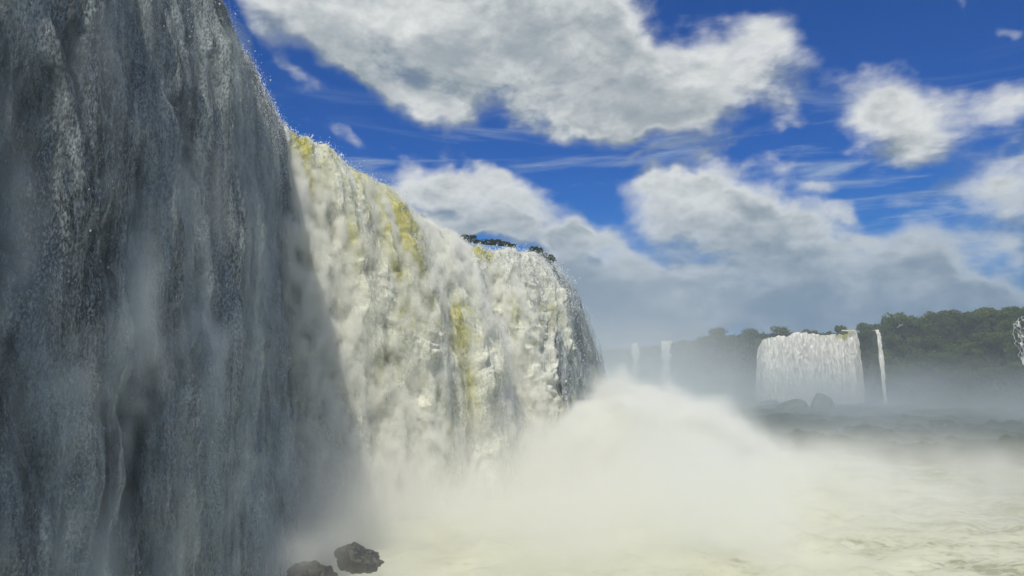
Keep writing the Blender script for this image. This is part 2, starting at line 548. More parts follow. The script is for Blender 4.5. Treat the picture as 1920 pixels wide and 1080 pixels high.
def disp_near(U, D, q, seed):
    top = sst(D, 0, 6)
    w_ = fbm(vec3(U / 5, D / 9, seed), 3)
    col = fbm(vec3(U / 2.6 + w_ * .5, D / 26, seed + 3), 4)
    cl = fbm(vec3(U / 1.7 + w_, D / 7.5 + w_ * .8, seed + 5), 4, .5, billow=True)
    fi = fbm(vec3(U / .45, D / 1.6, seed + 9), 4, .6)
    h = col * (1.0 + 2.0 * top) + cl * (.3 + .45 * top) + fi * .16
    cover = .78 + col * .65 + cl * .30 - .1 * top
    lowf = fbm(vec3(U / 3.2, D / 12, seed + 13), 3)
    cover = cover + lowf * .25 + .12 - .50 * np.exp(-((U - 41.2 + D * .03) / 2.3) ** 2) * sst(32 - D, 0, 18)
    clear = .36 - col * 1.5 - cl * .5 + lowf * 1.1
    return h, clear, cover


def disp_gap(U, D, q, seed):
    """thin torn curtain with rock showing in the lower half"""
    h, clear, cover = disp_near(U, D, q, seed)
    umax = U.max()
    hole = sst(D, 8, 17) * (1 - sst(D, 34, 42)) * sst(U / umax, .0, .2)
    n_ = fbm(vec3(U / 4, D / 7, seed + 20), 3)
    cover = cover + .12 - hole * (.85 + n_ * 1.1)
    return h * .8, clear + .1, cover


# where the river goes over the lip without air it stays tea yellow: (column in the photograph, metres below the lip, widths, strength)
TEA = [(700, 2.5, 46, 4.5, .95), (742, 4.5, 26, 4.5, .75), (650, 1.5, 30, 3, .55), (565, 2, 30, 4, .5), (600, 9, 30, 8, .35), (720, 13, 35, 7, .35), (725, 6, 14, 3.5, .9), (560, 4, 18, 4, .7), (590, 7, 14, 4, .5), (690, 20, 10, 9, .6), (795, 17, 12, 8, .8),
       (745, 27, 10, 10, .7), (655, 27, 9, 10, .6), (620, 14, 9, 6, .5), (897, 1.0, 15, 1.6, 1.2), (925, 1.5, 20, 1.2, .6), (903, 6.5, 7, 2.5, .9), (908, 14, 7, 9, .9), (955, 12, 7, 8, .4)]


def disp_mid(U, D, q, seed):
    top = sst(D, -1, 7)
    lowr = sst(D, 14, 34)
    w_ = fbm(vec3(U / 7, D / 8, seed), 3)
    w2 = fbm(vec3(U / 2.5, D / 3, seed + 2), 3)
    col = fbm(vec3(U / 4.2 + w_ * .6, D / 30, seed + 3), 4)
    big = fbm(vec3(U / 3.6 + w_ * .9, D / 8.0 + w_ * 1.3, seed + 5), 3, .5, billow=True)
    cl = fbm(vec3(U / 1.5 + w2 * .5, D / 4.2 + w2 * .7, seed + 7), 5, .5, billow=True)
    st_ = fbm(vec3(U / .9 + w_, D / 14, seed + 17), 4)
    fi = fbm(vec3(U / .5, D / .6, seed + 9), 4, .62)
    h = col * (1.2 + 3.4 * top) + big * (.4 + 1.5 * top * (1 - .45 * lowr)) + cl * (.2 + .25 * top * (1 - .6 * lowr)) \
        + fi * .14 * (1 - .6 * lowr) + st_ * .55
    lowf = fbm(vec3(U / 6.5, D / 9, seed + 13), 3)
    stream = fbm(vec3(U / 3.0 + w_ * .3, D / 60, seed + 23), 3)
    clear = .16 + lowf * 1.0 + stream * 1.9 * lowr - big * .5 - cl * .4  # tea tint, plus shade painted into creases and low columns
    for (px_, d_, rp, rd, st_) in TEA:
        clear = clear + .95 * st_ * np.exp(-((PXU(U) - px_) / rp) ** 2 - ((D - d_) / rd) ** 2)
    cover = np.full_like(U, 1.7)
    cover = cover - .9 * (1 - sst(U, 0, 2)) - .9 * (1 - sst(U.max() - U, 0, 2))
    return h, clear, cover


def disp_end(U, D, q, seed):
    """the last bay, its far end thins to dark rock and drops"""
    h, clear, cover = disp_mid(U, D, q, seed)
    n_ = fbm(vec3(U / 1.6, D / 7, seed + 31), 4)
    e = sst(U / U.max(), .50, .62)
    cover = cover - e * (1.38 + n_ * 1.2) + e * sst(D, 12, 26) * .25
    return h * (1 - .4 * e), clear - e * .2, cover


# plan of the lips; every point is a sight line of the photograph taken out to its distance
ZN = 27.0


def lipz(px, py, z):
    """point on a sight line at height z"""
    k = math.tan(PITCH + math.atan((540.0 - py) / F_PX))
    return at(px, py, z / k)


near_lip = [(-33, -6, 28.5), (-27.5, 10, 28), (-23.8, 26, 27.6), (-22.0, 40, 27.2), tuple(lipz(400, 0, 27)), (-22.2, 55.5, 27), (-25.0, 59, 27)]
gap_lip = [(-25.0, 53, 26.8), (-22.8, 57, 26.9), tuple(lipz(458, 112, 27)), tuple(lipz(498, 185, 27)), tuple(lipz(528, 240, 26.8)), (-29, 84, 26.6)]
mid_lip = [(-33, 76, 27), tuple(at(520, 236, 80)), tuple(at(590, 264, 82.5)), tuple(at(650, 312, 86)), tuple(at(700, 335, 89)), tuple(at(745, 378, 93)),
           tuple(at(790, 412, 97)), tuple(at(832, 432, 102)), tuple(at(840, 450, 110)), tuple(at(820, 452, 119))]
end_lip = [tuple(at(812, 455, 119)), tuple(at(850, 456, 117)), tuple(at(900, 464, 117)), tuple(at(950, 468, 118)), tuple(at(984, 473, 119.5)),
           tuple(at(1004, 480, 125)), tuple(at(1008, 486, 130))]
last_lip = [tuple(at(990, 474, 122)), tuple(at(1008, 482, 127)), tuple(at(1018, 492, 136)), tuple(at(1027, 503, 148)), tuple(at(1012, 513, 160))]

rimw = lambda U, D, q: np.where((D < 9) & (q > -.05), 1.0, .14)
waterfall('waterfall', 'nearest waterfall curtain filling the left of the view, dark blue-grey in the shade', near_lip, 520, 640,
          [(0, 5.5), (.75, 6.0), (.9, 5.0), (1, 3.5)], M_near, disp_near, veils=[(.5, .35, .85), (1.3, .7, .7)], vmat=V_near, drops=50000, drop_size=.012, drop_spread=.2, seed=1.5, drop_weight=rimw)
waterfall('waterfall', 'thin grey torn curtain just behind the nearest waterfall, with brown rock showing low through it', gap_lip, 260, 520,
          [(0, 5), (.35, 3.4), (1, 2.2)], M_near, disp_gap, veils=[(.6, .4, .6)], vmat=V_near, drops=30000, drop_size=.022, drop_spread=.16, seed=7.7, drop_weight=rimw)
waterfall('waterfall', 'broad sunlit waterfall in the middle with billowing white foam and yellow crest', mid_lip, 580, 600,
          [(0, 6), (.2, 8), (.3, 7), (.42, 9.0), (.55, 7.5), (.75, 10.0), (1, 8)], M_mid, disp_mid, veils=[(.35, .3, .9), (1.1, .6, .75)], vmat=V_mid, drops=40000, drop_size=.032, drop_spread=.2, seed=3.3, drop_weight=rimw)
waterfall('waterfall', 'sunlit waterfall with a yellow lip beyond the broad middle one, left of the dark bushes', end_lip, 340, 420,
          [(0, 5), (.6, 5.5), (.85, 7.5), (1, 7.5)], M_mid, disp_mid, veils=[(.5, .5, .7)], vmat=V_mid, drops=22000, drop_size=.038, drop_spread=.22, seed=9.1, drop_weight=rimw)
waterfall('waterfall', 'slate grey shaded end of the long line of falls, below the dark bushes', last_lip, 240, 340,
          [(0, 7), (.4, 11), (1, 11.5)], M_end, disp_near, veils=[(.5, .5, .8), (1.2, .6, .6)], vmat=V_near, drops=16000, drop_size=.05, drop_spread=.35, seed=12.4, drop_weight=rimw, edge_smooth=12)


# cliffs behind the curtains and river bed above them
def cliff(lip, name, label, nu=160, nv=70, inset=2.2, foot=-17.0):
    P, s = spline(lip, nu)
    T = np.gradient(P[:, :2], axis=0)
    T /= np.linalg.norm(T, axis=1)[:, None]
    N = smooth1(np.stack([T[:, 1], -T[:, 0]], 1), 8)
    v = np.linspace(0, 1, nv)[None, :]
    H = (P[:, 2] - .8)[:, None] - foot
    Z = P[:, 2:3] - .8 - H * v
    U = np.broadcast_to(s[:, None], Z.shape)
    h = fbm(vec3(U / 6, Z / 5, 40), 5, .55) * 2.4 + np.round(Z / 3.5 + fbm(vec3(U / 9, Z / 9, 2), 2)) * 0.0
    h = h - inset - .9 * (1 - v)
    h = np.where(v < .02, -inset - 1.2, h)
    X = P[:, 0:1] + N[:, 0:1] * h
    Y = P[:, 1:2] + N[:, 1:2] * h
    # top shelf running back upstream
    nb = 8
    bk = np.linspace(45, 1, nb)[None, :]
    XB = P[:, 0:1] - N[:, 0:1] * (inset + 1.2) - bk * .8
    YB = P[:, 1:2] - N[:, 1:2] * (inset + 1.2) + bk * .35 * 0
    ZB = P[:, 2:3] - .8 + 0 * bk
    V = np.stack([np.hstack([XB, X]), np.hstack([YB, Y]), np.hstack([ZB, Z])], -1).reshape(-1, 3)
    me = mesh_np('cliff', V, grid_faces(nu, nv + nb), M_rock)
    o = obj('cliff', me)
    tag(o, label, 'cliff', kind='structure')
    return o


cliff(near_lip, 'cliff', 'wet dark rock wall behind the nearest waterfall')
cliff(gap_lip, 'cliff', 'brown rock showing through the torn curtain', inset=1.6)
cliff(mid_lip[0:], 'cliff', 'rock wall behind the sunlit waterfall')
cliff(end_lip, 'cliff', 'rock wall behind the waterfall with the yellow lip')
cliff(last_lip, 'cliff', 'dark rock at the end of the waterfall line')


# ------------------------------------------------------------------ river
def river_mat():
    m, t = new_mat('foaming_river')
    pos = t.n('ShaderNodeTexCoord').outputs['Object']
    fo = t.n('ShaderNodeAttribute', attribute_name='foam').outputs['Fac']
    pv = t.vmath('MULTIPLY', pos, (.55, 1, 1))
    n1 = t.noise(pv, .22, 6, .62, .6).outputs[0]
    n2 = t.noise(pv, 1.6, 5, .65, .4).outputs[0]
    f = t.math('ADD', fo, t.math('MULTIPLY', t.math('SUBTRACT', n1, .5), 2.0))
    f = t.rng(t.math('ADD', f, t.math('MULTIPLY', t.math('SUBTRACT', n2, .5), 1.6)), .2, .8)
    c = t.mix(f, rgb(.20, .19, .04), rgb(.54, .54, .40))
    bp = t.n('ShaderNodeBump', {'Strength': .6, 'Distance': .5, 'Height': t.math('ADD', n1, t.math('MULTIPLY', n2, .4))})
    p = t.n('ShaderNodeBsdfPrincipled', {'Base Color': c, 'Roughness': t.rng(f, 0, 1, .12, .8), 'IOR': 1.33, 'Normal': bp.outputs[0]})
    t.n('ShaderNodeOutputMaterial', {'Surface': p.outputs[0]})
    return m


nr, na = 360, 360
r_ = np.exp(np.linspace(math.log(14), math.log(2600), nr))[None, :]
a_ = np.linspace(math.radians(-75), math.radians(95), na)[:, None]
X = np.sin(a_) * r_
Y = np.cos(a_) * r_
P2 = vec3(X, Y, 0.0)
fade = 1 - sst(r_, 150, 500)
Z = -15.0 + fade * (fbm(P2 / 6.0, 5, .55, billow=True) * 1.3 + fbm(P2 / 1.7, 3) * .25)
foam = np.clip(1.0 - sst(X * .8 - Y * .12, 0, 60) * .95, 0, 1) + 0 * Y
me = mesh_np('river', np.stack([X, Y, Z], -1).reshape(-1, 3), grid_faces(na, nr), river_mat(), attrs={'foam': foam})
tag(obj('river', me), 'pale foaming river below the falls', kind='structure')


# ------------------------------------------------------------------ dark stony shore below the far cliff
nsx, nsy = 200, 90
sx_ = np.linspace(0, 1, nsx)[:, None]
sy_ = np.linspace(0, 1, nsy)[None, :]
pxs = 1290 + sx_ * 1100
Yn = 119 + 22 * sst(1 - sx_, .55, 1.0) - 8 * sst(sx_, .3, 1)
Yf = 520 - 260 * sx_
Ys = Yn + (Yf - Yn) * sy_
Xs = (pxs - 960) / F_PX * Ys
hh = fbm(vec3(Xs / 16, Ys / 16, 5), 5, .55) * 5.0 + fbm(vec3(Xs / 3, Ys / 3, 9), 4) * 1.2
e_ = np.minimum(sst(sy_, 0, .12), sst(1 - sy_, 0, .06)) * sst(sx_, 0, .10)
Zs = -17.0 + e_ * 3.6 + hh * (.3 + .7 * e_)
me = mesh_np('shore', np.stack([Xs + 0 * Ys, Ys, Zs], -1).reshape(-1, 3), grid_faces(nsx, nsy), M_rock)
tag(obj('shore', me), 'dark stony shore under the mist', kind='structure')

# ------------------------------------------------------------------ far bank
bank_px = [(960, 668, 760), (1130, 662, 660), (1250, 650, 590), (1330, 638, 520), (1420, 636, 455), (1510, 636, 430), (1605, 632, 420), (1700, 612, 392),
           (1800, 600, 365), (1930, 590, 335), (2150, 572, 285), (2500, 570, 220)]
bank = [tuple(at(*b)) for b in bank_px]
nu, nv = 260, 60
BP, BS = spline(bank, nu)
T = np.gradient(BP[:, :2], axis=0)
T /= np.linalg.norm(T, axis=1)[:, None]
BN = smooth1(np.stack([T[:, 1], -T[:, 0]], 1), 12)


def bank_xyz(ui, v):
    """v 0 at the water, .45 at the cliff top, 1 far back on the plateau (arrays)"""
    P = np.stack([np.interp(ui, np.arange(nu), BP[:, k]) for k in range(3)], -1)
    N = np.stack([np.interp(ui, np.arange(nu), BN[:, k]) for k in range(2)], -1)
    s = np.interp(ui, np.arange(nu), BS)
    H = P[..., 2] + 17
    rightness = sst(P[..., 0], 200, 260)
    face = np.clip(v / .45, 0, 1)
    bk = np.clip((v - .45) / .55, 0, 1)
    run = 14 + 26 * rightness
    out = run * (1 - face) - bk * 160
    zz = -17 + H * face ** (1 - .25 * rightness)
    n_ = fbm(vec3(s / 22, v * 5, 50), 4)
    out = out + n_ * 7 * (1 - bk)
    zz = zz + bk * 4
    return np.stack([P[..., 0] + N[..., 0] * out, P[..., 1] + N[..., 1] * out, zz], -1)


uu = np.broadcast_to(np.arange(nu)[:, None].astype(float), (nu, nv))
vv = np.broadcast_to(np.linspace(0, 1, nv)[None, :], (nu, nv))
V = bank_xyz(uu, vv)
me = mesh_np('hillside', V.reshape(-1, 3), grid_faces(nu, nv), M_ground)
tag(obj('hillside', me), 'wooded far bank of the gorge', kind='structure')


# ------------------------------------------------------------------ trees
def crown_mesh(name, R, H, nclump, leaves, leaf, seed, mat, flat=.75, trunk_h=.0):
    rr = np.random.default_rng(seed)
    th = rr.random(nclump) * 2 * math.pi
    ra = np.sqrt(rr.random(nclump)) * R * .8
    zc = (rr.random(nclump) - .3) * H * .9 * np.sqrt(np.clip(1 - (ra / R) ** 2, .1, 1))
    cs = np.stack([np.cos(th) * ra, np.sin(th) * ra, zc + trunk_h], 1)
    cr = R * (.22 + .2 * rr.random(nclump))
    VV = []
    for c, r in zip(cs, cr):
        d_ = rr.normal(size=(leaves, 3))
        d_ /= np.linalg.norm(d_, axis=1)[:, None]
        p_ = c + d_ * r * np.array([1, 1, flat + .15]) * (.75 + .3 * rr.random((leaves, 1)))
        a = rr.normal(size=(leaves, 3))
        a /= np.linalg.norm(a, axis=1)[:, None]
        b = np.cross(a, d_ + .4 * rr.normal(size=(leaves, 3)))
        b /= np.linalg.norm(b, axis=1)[:, None] + 1e-6
        sz = leaf * (.6 + .8 * rr.random((leaves, 1)))
        VV.append(np.stack([p_ - a * sz, p_ + b * sz * .8, p_ + a * sz, p_ - b * sz * .8], 1))
    VV = np.concatenate(VV).reshape(-1, 3)
    return mesh_np(name, VV, np.arange(len(VV)).reshape(-1, 4), mat, smooth=False)


def trunk_mesh(h, r, R, seed):
    rr = np.random.default_rng(seed)
    V, Fc = [], []

    def tube(pts, rad, k=6):
        base = len(V)
        for p_, r0 in zip(pts, rad):
            for j in range(k):
                a = 2 * math.pi * j / k
                V.append((p_[0] + math.cos(a) * r0, p_[1] + math.sin(a) * r0, p_[2]))
        for i in range(len(pts) - 1):
            for j in range(k):
                Fc.append((base + i * k + j, base + i * k + (j + 1) % k, base + (i + 1) * k + (j + 1) % k, base + (i + 1) * k + j))
    tube([(0, 0, -1), (.1, 0, h * .5), (.2, .1, h)], [r * 1.3, r, r * .7])
    for k in range(5):
        a = rr.random() * 6.28
        tube([(.15, .05, h * (.6 + .08 * k)), (math.cos(a) * R * .35, math.sin(a) * R * .35, h * 1.05 + .4 * k),
              (math.cos(a) * R * .6, math.sin(a) * R * .6, h * 1.25 + .5 * k)], [r * .5, r * .32, r * .12], 4)
    return mesh_np('trunk', np.array(V, float), np.array(Fc), M_bark)


TREE = []
for k in range(6):
    R = [4.2, 5.2, 3.6, 6.0, 4.6, 5.0][k]
    H = [3.6, 3.2, 4.4, 2.8, 4.0, 3.0][k]
    h = [4.0, 4.5, 4.0, 5.0, 3.5, 5.0][k]
    TREE.append((crown_mesh('crown', R, H, 26, 34, .42, 100 + k, M_leaf, trunk_h=h + H * .35), trunk_mesh(h, .28, R, 200 + k)))


def tree(loc, k, s, label, group=None, name='tree', rz=None):
    r = obj(name, None, loc=loc, rot=(0, 0, random.random() * 6.28 if rz is None else rz), scale=(s, s, s * random.uniform(.9, 1.15)))
    tag(r, label, 'tree', group)
    obj('crown', TREE[k][0], r)
    obj('trunk', TREE[k][1], r)
    return r


def bank_u(px):
    """index along the bank whose cliff top is at pixel column px"""
    cx = [(960 + F_PX * p_[0] / (p_[1] * math.cos(PITCH) + p_[2] * math.sin(PITCH))) for p_ in BP]
    return float(np.interp(px, cx, np.arange(nu)))


# trees standing out on the skyline: (px, v, variant, scale, label)
SKY_TREES = [
    (1312, .50, 1, 1.35, 'small hazy tree standing alone at the left end of the wooded skyline'),
    (1363, .50, 3, 1.05, 'flat-topped hazy tree on the skyline left of the far broad waterfall'),
    (1412, .52, 5, 1.15, 'spreading tree on the skyline just above the left corner of the far broad waterfall'),
    (1476, .55, 3, .95, 'low rounded tree on the skyline above the far broad waterfall'),
    (1572, .52, 2, 1.1, 'rounded tree on the skyline above the right part of the far broad waterfall'),
    (1608, .52, 1, 1.30, 'tree left of the tallest crown on the skyline'),
    (1642, .50, 5, 1.45, 'tallest tree crown on the far skyline, above the thin far waterfall'),
]
for (px, v, k, s, lab) in SKY_TREES:
    p_ = bank_xyz(np.array([bank_u(px)]), np.array([v]))[0]
    p_[2] -= 2.8
    tree(p_, k, s, lab)
cnt = 0
tries = 0
while cnt < 285 and tries < 4000:
    tries += 1
    px = random.uniform(1270, 1960) if random.random() < .8 else random.uniform(1640, 1960)
    right = px > 1665
    v = random.uniform(.12, .62) if right else random.uniform(.44, .60)
    if 1270 < px < 1400 and random.random() < .5:
        v = random.uniform(.2, .5)
    if 1418 < px < 1610 and v < .475:
        continue
    if 1636 < px < 1668 and v < .46:
        continue
    p_ = bank_xyz(np.array([bank_u(px)]), np.array([v]))[0]
    p_[2] -= 3.0
    if right:
        lab = 'one of the leafy trees packed together on the right-hand wooded slope'
        grp_ = 'trees of the right-hand wooded slope'
    elif px > 1415:
        lab = 'one of the low trees along the top of the cliff around the far broad waterfall'
        grp_ = 'trees along the top of the far cliff'
    else:
        lab = 'one of the hazy trees on the far bank left of the broad waterfall'
        grp_ = 'hazy trees of the far bank'
    tree(p_, random.randrange(6), random.uniform(.65, 1.0) * (1.0 if right else .8), lab, grp_)
    cnt += 1


# understorey that closes the slope
def scatter_leaves(name, pts, leaf, mat, label, kindcat):
    n_ = len(pts)
    rr = np.random.default_rng(5)
    a = rr.normal(size=(n_, 3)); a /= np.linalg.norm(a, axis=1)[:, None]
    b = np.cross(a, rr.normal(size=(n_, 3))); b /= np.linalg.norm(b, axis=1)[:, None]
    sz = leaf * (.5 + rr.random((n_, 1)))
    V = np.stack([pts - a * sz, pts + b * sz, pts + a * sz, pts - b * sz], 1).reshape(-1, 3)
    o = obj(name, mesh_np(name, V, np.arange(len(V)).reshape(-1, 4), mat, smooth=False))
    tag(o, label, kindcat, kind='stuff')
    return o


nU = 60000
ui = rng.random(nU) * (nu - 1)
vi = .06 + rng.random(nU) * .6
P = bank_xyz(ui, vi)
P[:, 2] += np.abs(fbm(P / 7.0, 3)) * 7 + rng.random(nU) * .8 - .6
keep = ~((ui > bank_u(1420)) & (ui < bank_u(1607)) & (vi < .47)) & ~((ui > bank_u(1638)) & (ui < bank_u(1662)) & (vi < .46))
scatter_leaves('undergrowth', P[keep], .75, M_leafd, 'dense green undergrowth covering the far slope', 'undergrowth')


# ------------------------------------------------------------------ far waterfalls
def disp_far(U, D, q, seed):
    col = fbm(vec3(U / 3.0, D / 30, seed), 4)
    cl = fbm(vec3(U / 1.6, D / 5, seed + 4), 4, .55, billow=True)
    h = col * 1.8 + cl * .6
    clear = .1 - col * .6 + .5 * (1 - sst(D, 0, 5)) * sst(U / U.max(), .35, .8)
    cover = 1.5 + col * .4
    e = np.minimum(U, U.max() - U)
    cover = cover - 1.5 * (1 - sst(e, 0, 3.5)) + fbm(vec3(U / 1.2, D / 9, seed + 8), 3) * 1.0 * (1 - sst(e, 0, 4))
    return h, clear, cover


def disp_thin(U, D, q, seed):
    col = fbm(vec3(U / .8, D / 12, seed), 4)
    cl = fbm(vec3(U / .8, D / 2.5, seed + 4), 4)
    e = np.minimum(U, U.max() - U) / (U.max() * .5)
    sh_ = fbm(vec3(D / 6, D * 0, seed + 6), 3) * .9
    return col * .5 + cl * .5, 0 * U, .55 + .5 * sst(e + sh_, 0, .8) - .7 * (1 - sst(e + sh_, 0, .45)) + cl * .8


def off_bank(px, py, Y, o=0):
    p_ = at(px, py, Y)
    return (p_.x, p_.y, p_.z)


def disp_lace(U, D, q, seed):
    w_ = fbm(vec3(U / 3, D / 4, seed + 1), 3)
    ri = 1 - np.abs(fbm(vec3(U / 2.4 + w_, D / 4.5, seed + 2), 3)) * 4.5
    return fbm(vec3(U / 2, D / 4, seed), 4) * 1.2, 0 * U, .05 + .75 * np.clip(ri, 0, 1) + .25 * sst(D, 8, 16)


far_lip = [off_bank(1424, 652, 424), off_bank(1434, 634, 415), off_bank(1470, 631, 411), off_bank(1500, 625, 409), off_bank(1545, 628, 407), off_bank(1575, 627, 404),
           off_bank(1597, 622, 401), off_bank(1603, 622, 410)]
waterfall('waterfall', 'broad white waterfall on the far cliff with dark boulders at its foot', far_lip, 300, 200, 3.5, M_far, disp_far, foot=-16,
          seed=4.4, back=6, edge_smooth=12)
waterfall('waterfall', 'thin single waterfall right of the broad far one', [off_bank(1640, 619, 376), off_bank(1650, 618, 376)], 40, 200, 4.0, M_far, disp_thin,
          foot=-12, seed=2.2, back=3, edge_smooth=3)
waterfall('waterfall', 'faint hazy narrow waterfall, leftmost of those on the far cliff', [off_bank(1182, 645, 570), off_bank(1199, 643, 570)], 40, 160, 4, M_far,
          disp_thin, foot=-16, seed=5.2, back=3, edge_smooth=3)
waterfall('waterfall', 'faint hazy double waterfall between the leftmost far one and the woods', [off_bank(1238, 640, 545), off_bank(1262, 638, 540)], 60, 160, 4, M_far,
          disp_thin, foot=-16, seed=6.2, back=3, edge_smooth=3)

def strand(pts, r, seed):
    P, s_ = spline(pts, 120)
    w_ = np.stack([fbm(vec3(s_ / 2.2, s_ * 0, seed + k), 4) for k in range(3)], 1)
    P = P + w_ * np.array([2.2, 1.0, .5])
    rad = r * (.5 + 1.4 * np.abs(fbm(vec3(s_ / 1.3, s_ * 0, seed + 5), 3)))
    k = 7
    a = np.linspace(0, 2 * math.pi, k + 1)[None, :]
    V = np.stack([P[:, 0:1] + np.cos(a) * rad[:, None], P[:, 1:2] + np.sin(a) * rad[:, None], P[:, 2:3] + 0 * a], -1)
    return V.reshape(-1, 3), grid_faces(120, k + 1)


b0 = at(1912, 720, 322)
root = waterfall('waterfall', 'lacy braided white cascade at the right edge of the view', [off_bank(1903, 608, 325), off_bank(1915, 600, 325), off_bank(1945, 600, 325)], 60, 160, 4.0, M_far,
                 disp_lace, foot=-8, seed=3.2, back=2, edge_smooth=3)
b0 = root.location.copy()
for i, pl in enumerate([[(1918, 592), (1904, 606), (1900, 628), (1908, 650), (1917, 668), (1922, 720)],
                        [(1919, 594), (1913, 612), (1916, 640), (1912, 662), (1920, 690), (1930, 725)],
                        [(1922, 600), (1926, 625), (1917, 648), (1924, 672), (1928, 700), (1936, 730)],
                        [(1903, 612), (1912, 622), (1922, 626), (1932, 640), (1936, 670), (1940, 720)],
                        [(1902, 634), (1909, 640), (1919, 652), (1931, 664), (1938, 690), (1946, 730)]]):
    V, Fc = strand([tuple(at(a_, b_, 324)) for a_, b_ in pl], .16, 3.0 + i * 2)
    me = mesh_np('water_strand', V - np.array(b0), Fc, M_drop)
    obj('water_strand', me, root)

# ------------------------------------------------------------------ rocks
def boulder(name, label, loc, size, seed, mat, sub=5, rough=.35, group=None):
    import bmesh
    bm = bmesh.new()
    bmesh.ops.create_icosphere(bm, subdivisions=sub, radius=1)
    me = bpy.data.meshes.new(name)
    bm.to_mesh(me)
    bm.free()
    n_ = len(me.vertices)
    co = np.zeros(n_ * 3, np.float32)
    me.vertices.foreach_get('co', co)
    co = co.reshape(-1, 3)
    d_ = fbm(co * 1.3 + seed, 5, .55) * rough * 1.6 + fbm(co * .8 + seed + 9, 2) * rough
    # chipped facets
    c2 = co * (1 + d_[:, None])
    for k in range(7):
        nrm = np.random.default_rng(int(seed * 10) + k).normal(size=3)
        nrm /= np.linalg.norm(nrm)
        dd = c2 @ nrm
        lim = .92
        c2 = c2 - np.maximum(dd - lim, 0)[:, None] * nrm * .85
    co = c2 * np.array(size)
    me.vertices.foreach_set('co', co.astype(np.float32).ravel())
    me.polygons.foreach_set('use_smooth', np.ones(len(me.polygons), bool))
    me.materials.append(mat)
    me.update()
    o = obj(name, me, loc=loc)
    tag(o, label, 'rock', group)
    return o


p_ = at(676, 1052, 52)
boulder('boulder', 'black wet boulder at the bottom, just left of the spray, pointed to the left', p_, (1.4, 1.1, .8), 12.7, M_rock2, rough=.5)
p_ = at(575, 1096, 49)
boulder('boulder', 'dark wet boulder cut by the bottom edge beside the foot of the nearest waterfall', p_, (1.5, 1.3, 1.1), 15.4, M_rock2, rough=.5)
p_ = at(1487, 768, 318)
boulder('boulder', 'low dark rounded rock at the foot of the broad far waterfall, the left one', (p_.x, p_.y, -15), (7.2, 6, 6.3), 5.5, M_rock, rough=.25)
p_ = at(1540, 768, 316)
boulder('boulder', 'taller dark rounded rock at the foot of the broad far waterfall', (p_.x, p_.y, -15), (4.7, 5, 9.0), 6.5, M_rock, rough=.2)
p_ = at(1768, 800, 215)
boulder('boulder', 'dim rock half lost in the mist right of the river', (p_.x, p_.y, -15), (4.6, 4, 3.8), 7.5, M_rock, rough=.3)

# ------------------------------------------------------------------ bushes on the lips
SHRUB = [crown_mesh('foliage', 1.6, 1.6, 12, 40, .16, 300 + k, M_leafd, trunk_h=1.0) for k in range(3)]


def shrub(px, py, Y, k, s, label, group=None):
    p_ = at(px, py, Y)
    s *= .82
    r = obj('shrub', None, loc=p_, rot=(0, 0, random.random() * 6), scale=(s * 1.2, s * 1.2, s))
    tag(r, label, 'shrub', group)
    obj('foliage', SHRUB[k % 3], r)
    obj('stem', trunk_mesh_small, r)
    return r


trunk_mesh_small = trunk_mesh(1.0, .07, 1.2, 77)
shrub(1007, 484, 123, 0, 1.05, 'dark bush overhanging the far end of the falls, the upper left one of two')
shrub(1023, 495, 127, 1, 1.0, 'dark bush overhanging the far end of the falls, the lower right one of two')
shrub(843, 446, 124, 1, .5, 'small bush at the left end of the island above the yellow crest')
shrub(858, 449, 125, 2, .45, 'low bush second from the left on the small island')
shrub(871, 451, 126, 0, .55, 'bush in the middle of the small island above the lip')
shrub(884, 452, 126, 2, .62, 'largest bush on the small island above the yellow crest')
for i, (px, py, s) in enumerate([(912, 461, .5), (922, 461, .55), (932, 462, .6), (943, 464, .5), (953, 465, .5), (962, 467, .4)]):
    shrub(px, py - 3, 127, i, s * .9, 'one of a row of small bushes on the lip right of the yellow water', 'row of small bushes on the lip')
nS = 5000
tt = rng.random(nS)
pts = np.array([list(at(842 + 124 * t_, 451.5 + 11 * t_ - (2.5 if .1 < t_ < .5 else 1) * abs(r_1), 126.5 + 2.5 * r_2)) for t_, r_1, r_2 in zip(tt, rng.normal(size=nS), rng.random(nS))])
scatter_leaves('undergrowth', pts, .13, M_leafd, 'low dark green growth on the island along the lip', 'undergrowth')
shrub(792, 411, 103, 1, .35, 'tiny dark tuft on the lip above the middle fall hump')


# ------------------------------------------------------------------ haze and mist
def hz_box(name, lo, hi, dens_, col=(.80, .88, .95), g_=.2):
    x0, y0, z0 = lo
    x1, y1, z1 = hi
    V = np.array([(x, y, z) for x in (x0, x1) for y in (y0, y1) for z in (z0, z1)], float)
    Fc = np.array([(0, 1, 3, 2), (4, 6, 7, 5), (0, 4, 5, 1), (2, 3, 7, 6), (0, 2, 6, 4), (1, 5, 7, 3)])
    m, t = new_mat(name)
    pv = t.n('ShaderNodeVolumePrincipled', {'Color': rgb(*col), 'Density': dens_, 'Anisotropy': g_})
    t.n('ShaderNodeOutputMaterial', {'Volume': pv.outputs[0]})
    o = obj(name, mesh_np(name, V, Fc, m, smooth=False))
    tag(o, 'pale damp air over the gorge', 'haze', kind='stuff')
    return o


hz_box('haze', (-2700, -60, -19), (2700, 2700, 52), .0006)


